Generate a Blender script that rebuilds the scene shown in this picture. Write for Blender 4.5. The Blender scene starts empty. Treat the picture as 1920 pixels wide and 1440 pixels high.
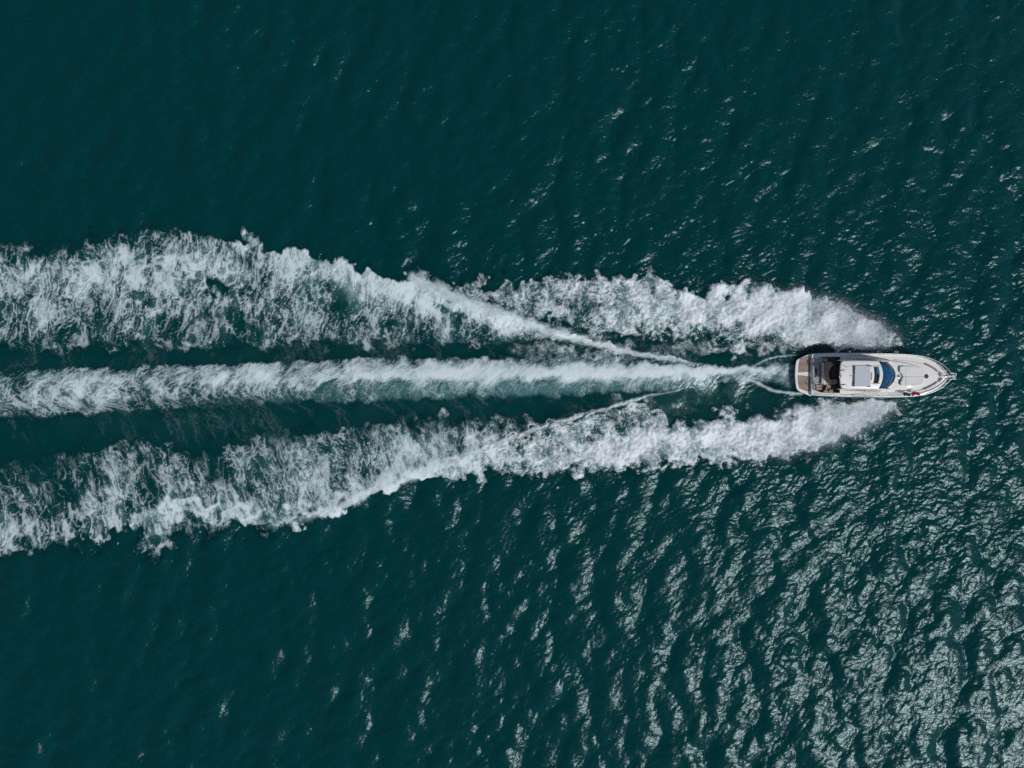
import bpy, bmesh, math, random
import numpy as np
from mathutils import Vector, Matrix

scn = bpy.context.scene
COL = scn.collection

# ---------------------------------------------------------------- camera
CAM_H = 75.0                                   # metres above the sea, straight down
cd = bpy.data.cameras.new('drone_camera')
cam = bpy.data.objects.new('drone_camera', cd)
COL.objects.link(cam)
cam.location = (0, 0, CAM_H)
cam.rotation_euler = (0, 0, 0)
cd.sensor_width = 36.0
cd.lens = 36.0 * CAM_H / 100.0                 # the frame is 100 m wide at sea level
cd.clip_start = 0.5
cd.clip_end = 20000
scn.camera = cam

# ---------------------------------------------------------------- sky and sun
SUN_EL = math.radians(50)
SUN_AZ = math.atan2(-0.60, 0.80)              # direction to the sun, from +x, seen from above
sun_dir = Vector((math.cos(SUN_EL) * math.cos(SUN_AZ), math.cos(SUN_EL) * math.sin(SUN_AZ), math.sin(SUN_EL)))
wd = bpy.data.worlds.new('World')
scn.world = wd
wd.use_nodes = True
nt = wd.node_tree
bg = nt.nodes['Background']
sky = nt.nodes.new('ShaderNodeTexSky')
sky.sky_type = 'NISHITA'
sky.sun_disc = False
sky.sun_elevation = SUN_EL
sky.sun_rotation = math.pi / 2 - SUN_AZ        # Nishita: 0 = +y, clockwise
sky.air_density = 1.0
sky.dust_density = 1.2
sky.ozone_density = 1.0
nt.links.new(sky.outputs[0], bg.inputs[0])
bg.inputs[1].default_value = 0.07
sl = bpy.data.lights.new('sun', 'SUN')
sl.energy = 2.5
sl.angle = math.radians(0.6)
sl.color = (1.0, 0.98, 0.955)
so = bpy.data.objects.new('sun', sl)
COL.objects.link(so)
so.rotation_euler = sun_dir.to_track_quat('Z', 'Y').to_euler()
so.location = (0, 0, 40)

scn.view_settings.view_transform = 'Standard'
scn.view_settings.look = 'None'
scn.view_settings.exposure = 0
scn.view_settings.gamma = 1
scn.view_settings.use_curve_mapping = False
scn.cycles.max_bounces = 6
scn.cycles.use_denoising = False
scn.cycles.sample_clamp_indirect = 4
scn.render.film_transparent = False

# ---------------------------------------------------------------- materials
def mat(name, col, rough=.5, spec=.5, coat=0, metal=0, noise=0, nscale=6, stretch=(1, 1, 1), bump=0, bscale=40):
    m = bpy.data.materials.new(name); m.use_nodes = True
    t = m.node_tree; b = t.nodes['Principled BSDF']
    b.inputs['Base Color'].default_value = (*col, 1)
    b.inputs['Roughness'].default_value = rough
    b.inputs['Specular IOR Level'].default_value = spec
    b.inputs['Metallic'].default_value = metal
    b.inputs['Coat Weight'].default_value = coat
    b.inputs['Coat Roughness'].default_value = .12
    tc = t.nodes.new('ShaderNodeTexCoord'); mp = t.nodes.new('ShaderNodeMapping')
    mp.inputs['Scale'].default_value = stretch
    t.links.new(tc.outputs['Object'], mp.inputs[0])
    if noise:
        n = t.nodes.new('ShaderNodeTexNoise'); n.inputs['Scale'].default_value = nscale; n.inputs['Detail'].default_value = 5
        t.links.new(mp.outputs[0], n.inputs[0])
        r = t.nodes.new('ShaderNodeMapRange')
        r.inputs['From Min'].default_value = .3; r.inputs['From Max'].default_value = .7
        r.inputs['To Min'].default_value = 1 - noise; r.inputs['To Max'].default_value = 1 + noise * .6
        t.links.new(n.outputs[0], r.inputs[0])
        mx = t.nodes.new('ShaderNodeMix'); mx.data_type = 'RGBA'; mx.blend_type = 'MULTIPLY'
        mx.inputs[0].default_value = 1
        mx.inputs[6].default_value = (*col, 1)
        t.links.new(r.outputs[0], mx.inputs[7])
        t.links.new(mx.outputs[2], b.inputs['Base Color'])
    if bump:
        n2 = t.nodes.new('ShaderNodeTexNoise'); n2.inputs['Scale'].default_value = bscale
        t.links.new(mp.outputs[0], n2.inputs[0])
        bp = t.nodes.new('ShaderNodeBump'); bp.inputs['Strength'].default_value = bump; bp.inputs['Distance'].default_value = .01
        t.links.new(n2.outputs[0], bp.inputs['Height']); t.links.new(bp.outputs[0], b.inputs['Normal'])
    return m
# ---------------------------------------------------------------- sea surface (numpy)
S = 100.0 / 1920.0            # metres per photo pixel at sea level

def smooth(a, b, v):
    t = np.clip((v - a) / (b - a), 0, 1)
    return t * t * (3 - 2 * t)

class Tile:
    """periodic band-limited random field, unit variance, sampled bilinearly"""
    def __init__(self, seed, n=512, lo=1.0, hi=8.0, beta=1.0):
        # lo / hi: wavelengths in tile cells' units of 1 (tile is n/8 units wide -> 8 cells per unit)
        r = np.random.default_rng(seed)
        f = np.fft.fft2(r.standard_normal((n, n)))
        k = np.fft.fftfreq(n, d=1 / 8.0)
        kk = np.hypot(*np.meshgrid(k, k))
        wl = 1 / np.maximum(kk, 1e-6)
        amp = np.where(kk > 0, kk ** -beta, 0) * smooth(lo * .7, lo * 1.1, wl) * (1 - smooth(hi * .9, hi * 1.5, wl))
        t = np.fft.ifft2(f * amp).real
        self.t = ((t - t.mean()) / t.std()).astype(np.float32)
        self.n = n
    def __call__(self, x, y):
        n = self.n
        u = x * 8.0; v = y * 8.0
        i = np.floor(u).astype(np.int64); j = np.floor(v).astype(np.int64)
        fu = (u - i).astype(np.float32); fv = (v - j).astype(np.float32)
        i0 = i % n; i1 = (i + 1) % n; j0 = j % n; j1 = (j + 1) % n
        t = self.t
        return (t[j0, i0] * (1 - fu) + t[j0, i1] * fu) * (1 - fv) + (t[j1, i0] * (1 - fu) + t[j1, i1] * fu) * fv

T1 = Tile(11, lo=1.0, hi=2.2, beta=.5)      # one-octave field, features about one unit
T2 = Tile(12, lo=1.0, hi=2.2, beta=.5)
T3 = Tile(13, lo=1.0, hi=12.0, beta=1.2)    # fractal
T4 = Tile(14, lo=1.0, hi=12.0, beta=1.2)
T5 = Tile(15, lo=.6, hi=1.2, beta=.3)

def profile(xs, vs, table, px, v):
    """bilinear look-up of table[len(xs)][len(vs)] at (px, v)"""
    xs = np.asarray(xs, float); vs = np.asarray(vs, float); tb = np.asarray(table, float)
    fi = np.interp(px, xs, np.arange(len(xs))); fj = np.interp(v, vs, np.arange(len(vs)))
    i = np.minimum(fi.astype(int), len(xs) - 2); j = np.minimum(fj.astype(int), len(vs) - 2)
    a = fi - i; b = fj - j
    return (tb[i, j] * (1 - b) + tb[i, j + 1] * b) * (1 - a) + (tb[i + 1, j] * (1 - b) + tb[i + 1, j + 1] * b) * a

def spline(x, xs, ys):
    """smooth curve through the points (Catmull-Rom)"""
    xs = np.asarray(xs, float); ys = np.asarray(ys, float)
    m = np.gradient(ys, xs)
    x = np.clip(x, xs[0], xs[-1])
    i = np.clip(np.searchsorted(xs, x, side='right') - 1, 0, len(xs) - 2)
    h = xs[i + 1] - xs[i]; t = (x - xs[i]) / h
    return ((2 * t ** 3 - 3 * t ** 2 + 1) * ys[i] + (t ** 3 - 2 * t ** 2 + t) * h * m[i]
            + (-2 * t ** 3 + 3 * t ** 2) * ys[i + 1] + (t ** 3 - t ** 2) * h * m[i + 1])

def ridge(n, w):
    """thin bright lines where the field changes sign"""
    return np.exp(-np.abs(n) / w)

def foam_fields(X, Y):
    """foam cover, aeration and height of the wake at sea points X, Y (metres)"""
    px0 = 960 + X / S; py0 = 720 - Y / S
    # ragged edges: billows and curls
    wx = 9 * T1(X / 1.7, Y / 1.7) + 4 * T2(X / .62, Y / .62)
    wy = 9 * T2(X / 1.7 + 9, Y / 1.7) + 4 * T1(X / .62 + 5, Y / .62)
    near = smooth(500, 900, px0)
    tame = 1 - .55 * smooth(1400, 1600, px0)
    px = px0 + wx * tame; py = py0 + wy * (.75 + .15 * near) * tame
    pyc = py0 + wy * .30
    ip = np.interp

    pyw = py0 + wy * (.75 - .55 * smooth(800, 1000, px0))       # the breaking shoulder of the arm is cleaner
    def band(top, bot, vs, xs, table, pyy=py):
        t = spline(px, *zip(*top)) if pyy is not py else ip(px, *zip(*top)); b = ip(px, *zip(*bot))
        v = (pyy - t) / np.maximum(b - t, 1)
        d = profile(xs, vs, table, px, v)
        lo, hi = min(p[0] for p in top), max(p[0] for p in top)
        return np.where((v > -.0) & (v < 1) & (px >= lo) & (px <= hi), d, 0.0), v

    # --- upper (port) trailing foam
    topC = [(-600, 440), (0, 456), (100, 462), (150, 452), (210, 436), (300, 432), (400, 436), (440, 448), (452, 440), (492, 443), (500, 460), (550, 462), (600, 476), (650, 488), (700, 503), (750, 520),
            (800, 540), (850, 556), (950, 590), (1050, 620), (1150, 648), (1240, 668), (1300, 682)]
    botC = [(-600, 690), (0, 664), (200, 660), (400, 658), (600, 655), (800, 652), (900, 650), (1000, 640), (1050, 642), (1150, 662), (1240, 676), (1300, 688)]
    vs = [0, .05, .15, .28, .42, .58, .75, .92, 1]
    C, vC = band(topC, botC, vs, [-400, 0, 250, 420, 520, 700, 850, 1000, 1120, 1300], [
        [0, .2, .42, .62, .62, .45, .3, .2, 0],
        [0, .22, .52, .74, .7, .52, .4, .3, 0],
        [0, .3, .48, .66, .72, .56, .42, .34, 0],
        [0, .42, .56, .64, .7, .58, .44, .36, 0],
        [0, .85, .82, .68, .64, .56, .42, .36, 0],
        [0, .95, 1.0, .86, .7, .58, .42, .36, 0],
        [0, .95, 1.05, 1.0, .72, .56, .46, .3, 0],
        [0, .9, 1.1, 1.05, .85, .55, .42, .28, 0],
        [0, .8, 1.1, 1.1, 1.0, .7, .4, .2, 0],
        [0, .7, .9, 1, 1, .9, .7, .4, 0]], pyy=pyw)
    # --- upper bow wave
    topB = [(835, 540), (870, 528), (920, 526), (970, 530), (1010, 518), (1060, 512), (1110, 514), (1160, 518), (1220, 508), (1245, 524), (1290, 540), (1340, 538), (1400, 530), (1450, 534), (1505, 532), (1520, 556), (1565, 562), (1600, 585), (1650, 606), (1685, 628), (1692, 640)]
    botB = [(835, 556), (870, 562), (950, 592), (1050, 622), (1110, 634), (1160, 634), (1250, 634), (1350, 636), (1420, 643), (1500, 653), (1560, 660), (1600, 662), (1660, 660), (1692, 650)]
    B, vB = band(topB, botB, vs, [835, 900, 1000, 1100, 1200, 1350, 1500, 1620, 1692], [
        [0, .5, .6, .65, .65, .6, .6, .6, .4],
        [0, .48, .6, .68, .66, .62, .6, .6, .4],
        [0, .55, .72, .8, .76, .7, .66, .62, .3],
        [0, .6, .8, .88, .84, .78, .66, .5, .1],
        [0, .62, .84, .95, .95, .9, .74, .5, .05],
        [0, .7, .9, .98, 1., .98, .84, .55, .05],
        [0, .85, 1.02, 1.08, 1.1, 1.1, 1.02, .8, .1],
        [0, .85, 1.1, 1.15, 1.15, 1.15, 1.1, .95, .2],
        [0, .3, .5, .6, .6, .6, .5, .3, 0]])
    # --- lower (starboard) bow wave
    topD = [(775, 884), (850, 868), (950, 824), (1050, 792), (1110, 772), (1160, 762), (1210, 756), (1235, 770), (1280, 784), (1330, 776), (1400, 770), (1470, 764), (1500, 757), (1560, 751), (1640, 748), (1698, 748)]
    td_ = ip(px0, *zip(*topD))
    pyd = py0 + (py - py0) * np.where(px0 < 1225, np.clip((py0 - td_) / 26, .12, 1), 1)
    botD = [(775, 896), (850, 895), (950, 892), (1050, 894), (1100, 892), (1200, 882), (1255, 876), (1275, 886), (1300, 862), (1340, 868), (1390, 870), (1425, 880), (1445, 868), (1490, 858), (1530, 852), (1560, 835), (1600, 812), (1650, 790), (1698, 758)]
    D, vD = band(topD, botD, vs, [775, 850, 950, 1080, 1200, 1300, 1420, 1540, 1640, 1698], [
        [.3, 1, 1, 1, 1, 1, .9, .7, 0],
        [.3, 1, 1, .95, .85, .82, .8, .65, 0],
        [.8, .95, .86, .8, .84, .9, .92, .7, 0],
        [.7, .66, .66, .74, .84, .95, .98, .72, 0],
        [.6, .55, .58, .72, .9, 1., 1., .74, 0],
        [0, .5, .76, .92, 1., 1.02, .98, .78, 0],
        [0, .55, .82, .96, 1.02, 1.04, 1.02, .8, 0],
        [.1, .8, 1.05, 1.1, 1.1, 1.1, 1.05, .85, 0],
        [.3, .9, 1.1, 1.15, 1.15, 1.1, 1.05, .85, 0],
        [.3, .5, .6, .6, .6, .5, .4, .2, 0]], pyy=pyd)
    # --- lower trailing foam
    topE = [(-600, 900), (0, 866), (100, 852), (200, 836), (280, 824), (360, 846), (440, 822), (500, 808), (600, 802), (700, 792), (800, 784), (900, 784), (1000, 788), (1060, 786)]
    botE = [(-600, 1090), (0, 1038), (60, 1042), (120, 1024), (170, 1036), (210, 1012), (240, 986), (262, 1034), (290, 1050), (325, 1028), (350, 992), (400, 1004), (440, 990), (470, 992), (492, 1002), (550, 986), (598, 970), (612, 974), (640, 950), (720, 920), (760, 902), (800, 890), (850, 872), (950, 828), (1060, 789)]
    E, vE = band(topE, botE, vs, [-400, 0, 220, 330, 450, 560, 700, 850, 1060], [
        [0, .16, .24, .30, .36, .48, .60, .46, 0],
        [0, .18, .26, .34, .42, .56, .72, .58, 0],
        [0, .20, .32, .40, .46, .56, .66, .52, 0],
        [0, .22, .36, .42, .46, .56, .58, .48, 0],
        [0, .22, .36, .44, .48, .52, .58, .70, 0],
        [0, .20, .36, .46, .50, .52, .62, 1.15, .5],
        [0, .20, .34, .44, .50, .56, .74, 1.25, .8],
        [0, .16, .28, .36, .44, .54, .8, 1.2, .9],
        [0, .16, .26, .34, .44, .54, .8, 1, .9]])
    # --- propeller wash
    topA = [(-600, 705), (0, 690), (200, 688), (400, 682), (600, 674), (800, 669), (1000, 671), (1150, 674), (1250, 680), (1330, 684), (1400, 684), (1430, 682), (1496, 678)]
    botA = [(-600, 800), (0, 788), (200, 778), (400, 768), (600, 758), (800, 752), (1000, 748), (1150, 744), (1250, 734), (1330, 720), (1400, 716), (1440, 722), (1496, 728)]
    A, vA = band(topA, botA, vs, [-400, 0, 200, 450, 700, 1000, 1200, 1330, 1420, 1496], [
        [0, .26, .38, .44, .46, .44, .36, .26, 0],
        [0, .34, .48, .52, .54, .52, .46, .30, 0],
        [0, .38, .52, .58, .64, .58, .44, .30, 0],
        [0, .46, .62, .70, .78, .66, .44, .30, 0],
        [0, .56, .8, .95, .96, .7, .5, .38, 0],
        [0, .56, .84, 1.02, 1.04, .78, .54, .4, 0],
        [0, .5, .8, 1.05, 1.1, .86, .56, .4, 0],
        [0, .6, .95, 1.1, 1.1, 1.05, .8, .45, 0],
        [0, .45, .75, 1., .85, .72, .78, .5, 0],
        [0, .2, .5, .75, .55, .5, .62, .3, 0]], pyy=pyc)

    # --- narrow crests
    def line(pts, w0, w1, jx=.12):
        xs_, ys_ = zip(*sorted(pts))
        yc = spline(px0, xs_, ys_)
        w = ip(px0, [xs_[0], xs_[-1]], [w0, w1]) * (1 + .16 * T1(X / .9, Y / .9))
        slope = np.gradient(np.asarray(ys_, float), np.asarray(xs_, float))
        cs = 1 / np.sqrt(1 + ip(px0, xs_, slope) ** 2)
        d = (py0 + jx * (7 * T2(X / 1.7 + 9, Y / 1.7) + 2.2 * T1(X / .5 + 5, Y / .5)) - yc) * cs
        ok = smooth(xs_[0] - 4, xs_[0] + 16, px0) * (1 - smooth(xs_[-1] - 10, xs_[-1] + 4, px0))
        return np.exp(-(d / w) ** 2) * ok, d
    armU, dU = line([(760, 520), (850, 556), (950, 594), (1050, 626), (1150, 653), (1240, 671), (1320, 684)], 17, 3.5)
    armL, dL = line([(490, 996), (560, 974), (620, 956), (720, 912), (770, 894), (850, 868), (950, 824), (1050, 790), (1150, 761), (1250, 735), (1340, 722)], 11, 2.2)
    st1, _ = line([(1395, 694), (1412, 686), (1430, 676), (1450, 670), (1500, 666)], 3.0, 1.6, .1)
    st2, _ = line([(1385, 706), (1405, 712), (1425, 721), (1445, 731), (1470, 735), (1510, 738)], 4.0, 2.2, .1)
    armL = armL * ip(px0, [490, 660, 1100, 1340], [.1, 1, 1, .30]); armU = armU * ip(px0, [1180, 1320], [1, .6])
    lineA = np.maximum(armU * 1.05, armL * 1.0)
    lineA = np.maximum(lineA, np.maximum(st1 * .62, st2 * .80))

    # --- thin veils of fine bubbles
    def blob(cx, cy, rx, ry, k=1.0):
        return k * np.exp(-(((px - cx) / rx) ** 2 + ((py - cy) / ry) ** 2) ** 1.5)
    veil = blob(1330, 652, 130, 13, .5) + blob(1130, 668, 130, 12, .52) + blob(1440, 652, 70, 9, .35) + blob(1190, 768, 60, 16, .4) \
        + blob(1460, 700, 50, 26, .42) + blob(1010, 655, 60, 16, .4) + blob(1120, 642, 30, 8, .4) + blob(830, 812, 110, 26, .3)
    chunks = blob(360, 948, 80, 9, .55) + blob(300, 965, 46, 11, .5) + blob(280, 985, 34, 16, .4) + blob(395, 962, 34, 12, .45) \
        + blob(472, 456, 20, 16, .35) + blob(330, 492, 60, 10, .3) + blob(230, 520, 60, 14, .28) + blob(420, 508, 26, 9, .3) + blob(470, 960, 40, 9, .35)
    holes = blob(405, 540, 14, 20, .5) + blob(1255, 770, 34, 14, .7) + blob(1015, 596, 16, 9, .5) + blob(1030, 612, 22, 6, .4) + blob(1120, 640, 10, 5, .3)

    dens = np.maximum.reduce([A, B, C, D, E])
    dens = np.maximum(dens, lineA * .72)
    dens = np.maximum(dens, veil * (dens < .3) + dens * (dens >= .3))
    inside = smooth(.05, .25, dens)
    patch = T3(X / 1.9 + 4, Y / 2.6 + 2)
    comb = 1 - smooth(.75, 1.0, dens)
    dens = dens * (1 + (.15 * patch + .13 * T4(X / .8 + 6, Y / .8) - .20) * comb)
    wl = smooth(.45, .62, vA) * (A > 0) * smooth(300, 800, px0)
    dens = dens * (1 - .30 * wl) * (1 + .14 * np.where(A > 0, T3(X / 1.3 + 2, Y / .9), 0) * comb)
    dens = np.clip(dens + chunks * inside - holes, 0, 1.4)

    between_ = smooth(600, 640, py0) * (1 - smooth(800, 850, py0)) * (1 - smooth(1380, 1480, px0))
    # --- foam texture -------------------------------------------------------------
    # drag direction of the strands (px per px): up-right in the upper wake, up-left in the lower wake
    lean = ip(py0, [430, 640, 680, 720, 770, 820, 1040], [.16, .34, 1.0, 1.0, -.5, -.48, -.34])
    fresh = smooth(820, 1000, px0) * (1 - smooth(.2, 1, armU)) * ((py0 < 660) | (py0 > 755))     # churned, not combed
    inwash = (A >= dens - .25) & (A > 0)
    old_ = 1 - smooth(250, 620, px0)
    stretch = np.where(inwash, 2.1 - .7 * old_, 3.2 - 2.1 * fresh - 1.1 * old_ * (py0 < 560))
    # comb: shear x by y, squeeze along y
    u = X - lean * Y; w_ = Y / stretch
    k_ = .24 + .14 * fresh
    a1x = k_ * T3(X / 1.3, Y / 1.9); a1y = k_ * T4(X / 1.3, Y / 1.9)
    b1x = .10 * T3(X / .33 + 3, Y / .5); b1y = .10 * T4(X / .33, Y / .5 + 7)
    big = T3(u / .8, w_ / .8 + 3)                         # patches
    n0 = T2((u + a1x) / 1.25, (w_ + a1y) / 1.25 + 5)
    n1 = T1((u + a1x + b1x) / .86, (w_ + a1y + b1y) / .62)
    n2 = T2((u + .6 * a1x + b1x) / .46 + 7, (w_ + .6 * a1y + b1y) / .34)
    n3 = T1((u + .4 * a1x + b1x) / .24 + 3, (w_ + .4 * a1y + b1y) / .18)
    fine = T4(X / .10, Y / .12)
    clump = T3((X + b1x * .5) / .36 + 11, (Y + b1y * .5) / .36)
    torn = smooth(.7, 1.6, T3(X / 1.5 + 8, Y / 1.5 + 1)) * (1 - fresh) * (1 - .85 * inwash)
    lace = (.50 + .10 * old_) * ridge(n1, .25) + .42 * ridge(n2, .28) + (.30 - .1 * old_) * ridge(n3, .45) + (.18 + .18 * old_) * ridge(n0, .22) - .35 * torn
    tex_c = lace + .055 * big + .03 * n0 + .03 * fine + .05 * T3(X / .9 + 5, Y / .9)
    tex_f = .30 * ridge(n1, .3) + .38 * ridge(n2, .32) + .30 * ridge(n3, .4) + .10 * clump + .05 * fine + .06 * big
    def flat(t):
        s_ = np.sort(t[dens > .1].ravel()[::37])
        return ip(t, s_, np.linspace(0, 1, len(s_)))
    tex = flat(tex_c) * (1 - fresh) + flat(tex_f) * fresh
    tex = np.where(inwash, .5 + (tex - .5) * (.80 - .14 * smooth(300, 1000, px0)), tex)
    q = dens * 1.02 - (1 - tex) * (.84 + .06 * fresh)
    foam = smooth(-.30, .68, q) * smooth(.02, .30, dens)
    vn = .5 * ridge(T1((X + .3 * Y + b1x) / .22, (Y + b1y) / .5), .4) + .4 * ridge(T2(X / .13, Y / .2), .5) + .12 * fine
    foam = np.maximum(foam, smooth(.25, .95, lineA) * .86 * (1 + .08 * fine))
    veilmask = smooth(.08, .4, veil) * (dens < .56)
    foam = np.maximum(foam, veilmask * np.clip(vn * veil * 1.3, 0, 1))
    core = smooth(.75, 1.15, dens)
    lane = between_ * smooth(.55, .95, flat(T3(u / .7 + 2, w_ / .7) + .6 * ridge(n1, .3))) * (1 - smooth(.05, .3, dens))
    foam = np.maximum(foam, .09 * lane * ridge(n2, .35))
    aer = np.clip(smooth(.12, 1.0, dens + .10 * big + .05 * n0) * .9, 0, 1) * smooth(.02, .3, dens)
    aer = np.maximum(aer, between_ * .035 * np.clip(.5 + .5 * T3(X / 1.6, Y / .8), 0, 1))
    wash_low = smooth(.36, .62, vA) * (1 - smooth(.80, 1.0, vA)) * (A > 0)
    aer = np.maximum(aer, wash_low * smooth(250, 900, px0) * (1 - .6 * smooth(1180, 1320, px0)) * np.clip(.85 + .15 * n1, 0, 1))
    thick = np.clip(foam * (.80 + .20 * core) * (1 + (.07 * clump + .03 * fine) * fresh + .04 * big), 0, 1)

    # --- heights
    h = 0 * X
    h += .42 * np.exp(-((dU) / 26) ** 2) * smooth(700, 900, px0) * (1 - smooth(1220, 1330, px0))
    h += .38 * np.exp(-((dL) / 24) ** 2) * smooth(440, 640, px0) * (1 - smooth(1230, 1350, px0))
    mid = ip(px0, [-600, 0, 600, 1200, 1400, 1500], [748, 735, 712, 704, 702, 702])
    dm = py0 - mid
    h += ip(px0, [-200, 400, 1000, 1300, 1420, 1480], [.12, .2, .34, .40, .10, -.12]) * np.exp(-(dm / 30) ** 2) * (1 - smooth(1500, 1560, px0))
    h += -.22 * (np.exp(-((dm - 62) / 26) ** 2) + np.exp(-((dm + 60) / 24) ** 2)) * smooth(100, 700, px0) * (1 - smooth(1300, 1480, px0))
    bow = np.maximum(B * smooth(835, 1200, px0), D * smooth(800, 1200, px0))
    h += .30 * bow * (.6 + .4 * T1(X / 2.1, Y / 2.1))
    lump = foam * (.055 * clump + .04 * T1(X / .42, Y / .42) + .018 * fine) * (.08 + .50 * fresh)
    h += lump + .05 * foam
    calm = np.clip(smooth(.02, .4, dens), 0, 1)
    # smooth dark water between the foam bands
    between = smooth(470, 520, py0) * (1 - smooth(930, 990, py0)) * (1 - smooth(1420, 1600, px0))
    upper_ok = py0 > np.interp(px0, [0, 500, 800, 1000, 1500], [450, 460, 540, 530, 560])
    lower_ok = py0 < np.interp(px0, [0, 500, 800, 1000, 1500], [1020, 990, 890, 880, 850])
    calm = np.maximum(calm, np.where(upper_ok & lower_ok, between, 0) * .85)
    label = np.argmax(np.stack([A + .0001 * (np.abs(dm) < 60), np.maximum(B, C), np.maximum(D, E)]), 0)
    return dict(foam=foam, aer=aer, thick=thick, h=h, calm=calm, dens=dens, label=label, core=core, bow=bow, fresh=fresh)
# ---------------------------------------------------------------- open-water waves
def ocean_tile(seed=5, L=128.0, n=1280):
    r = np.random.default_rng(seed)
    k1 = 2 * np.pi * np.fft.fftfreq(n, d=L / n)
    KX, KY = np.meshgrid(k1, k1)
    K = np.hypot(KX, KY); K[0, 0] = 1
    th = np.arctan2(KY, KX)
    wl = 2 * np.pi / K
    ph = np.fft.fft2(r.standard_normal((n, n)))
    H = np.zeros_like(ph)
    def comp(lo, hi, th0, p, floor, rms, beta):
        nonlocal H
        dirf = floor + (1 - floor) * np.abs(np.cos(th - th0)) ** p
        w = smooth(lo * .8, lo * 1.1, wl) * (1 - smooth(hi * .9, hi * 1.2, wl)) * dirf * K ** -beta
        f = ph * w
        sl_ = np.sqrt(np.sum((K * np.abs(f)) ** 2)) / (n * n)
        H = H + f * (rms / sl_)
    comp(3.0, 7.5, .18, 2, .08, .062, 2.0)
    comp(2.0, 5.0, -.55, 3, .05, .045, 2.0)
    comp(1.2, 3.0, .10, 1.2, .40, .085, 2.0)
    comp(.5, 1.3, -1.15, 2.2, .25, .088, 2.0)
    comp(.22, .5, -1.15, 1.8, .32, .158, 2.0)
    H[0, 0] = 0
    h = np.fft.ifft2(H).real
    dx = np.fft.ifft2(-1j * KX / K * H).real
    dy = np.fft.ifft2(-1j * KY / K * H).real
    return [a.astype(np.float32) for a in (h, dx, dy)]

def sample(t, X, Y, cell=.1):
    n = t.shape[0]
    u = X / cell; v = Y / cell
    i = np.floor(u).astype(np.int64); j = np.floor(v).astype(np.int64)
    fu = u - i; fv = v - j
    i0 = i % n; i1 = (i + 1) % n; j0 = j % n; j1 = (j + 1) % n
    return (t[j0, i0] * (1 - fu) + t[j0, i1] * fu) * (1 - fv) + (t[j1, i0] * (1 - fu) + t[j1, i1] * fu) * fv

def axis(parts, far):
    """fine spacing inside, growing outwards to the horizon"""
    a = [parts[0][0]]
    for lo, hi, d in parts:
        n = int(round((hi - lo) / d)); a += list(lo + (hi - lo) * np.arange(1, n + 1) / n)
    d = parts[0][2]; left = []; p = a[0]
    while p > -far:
        d *= 1.22; p -= d; left.append(p)
    d = parts[-1][2]; right = []; p = a[-1]
    while p < far:
        d *= 1.22; p += d; right.append(p)
    return np.array(left[::-1] + a + right)

gx = axis([(-54.5, 54.5, .085)], 4500)
gy = axis([(-41.5, -18, .115), (-18, 16.5, .070), (16.5, 41.5, .115)], 4500)
GX, GY = np.meshgrid(gx, gy)
sp = np.maximum(*np.meshgrid(np.gradient(gx), np.gradient(gy)))
far = 1 - smooth(.15, 1.0, sp)
F = foam_fields(GX, GY)
inframe = (np.abs(GX) < 60) & (np.abs(GY) < 60)
for k_ in ('foam', 'aer', 'thick', 'h', 'dens'):
    F[k_] = np.where(inframe, F[k_], 0)
th_, tdx, tdy = ocean_tile()
amp = (1 - .80 * np.where(inframe, F['calm'], 0)) * far
gust = np.clip(1 + .16 * T3(GX / 5.5 + 2, GY / 5.5), .6, 1.4)
wz = sample(th_, GX, GY) * amp * gust
wdx = sample(tdx, GX, GY) * amp * gust; wdy = sample(tdy, GX, GY) * amp * gust
PXv = GX + .9 * wdx; PYv = GY + .9 * wdy; PZv = wz + F['h'] * far

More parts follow.
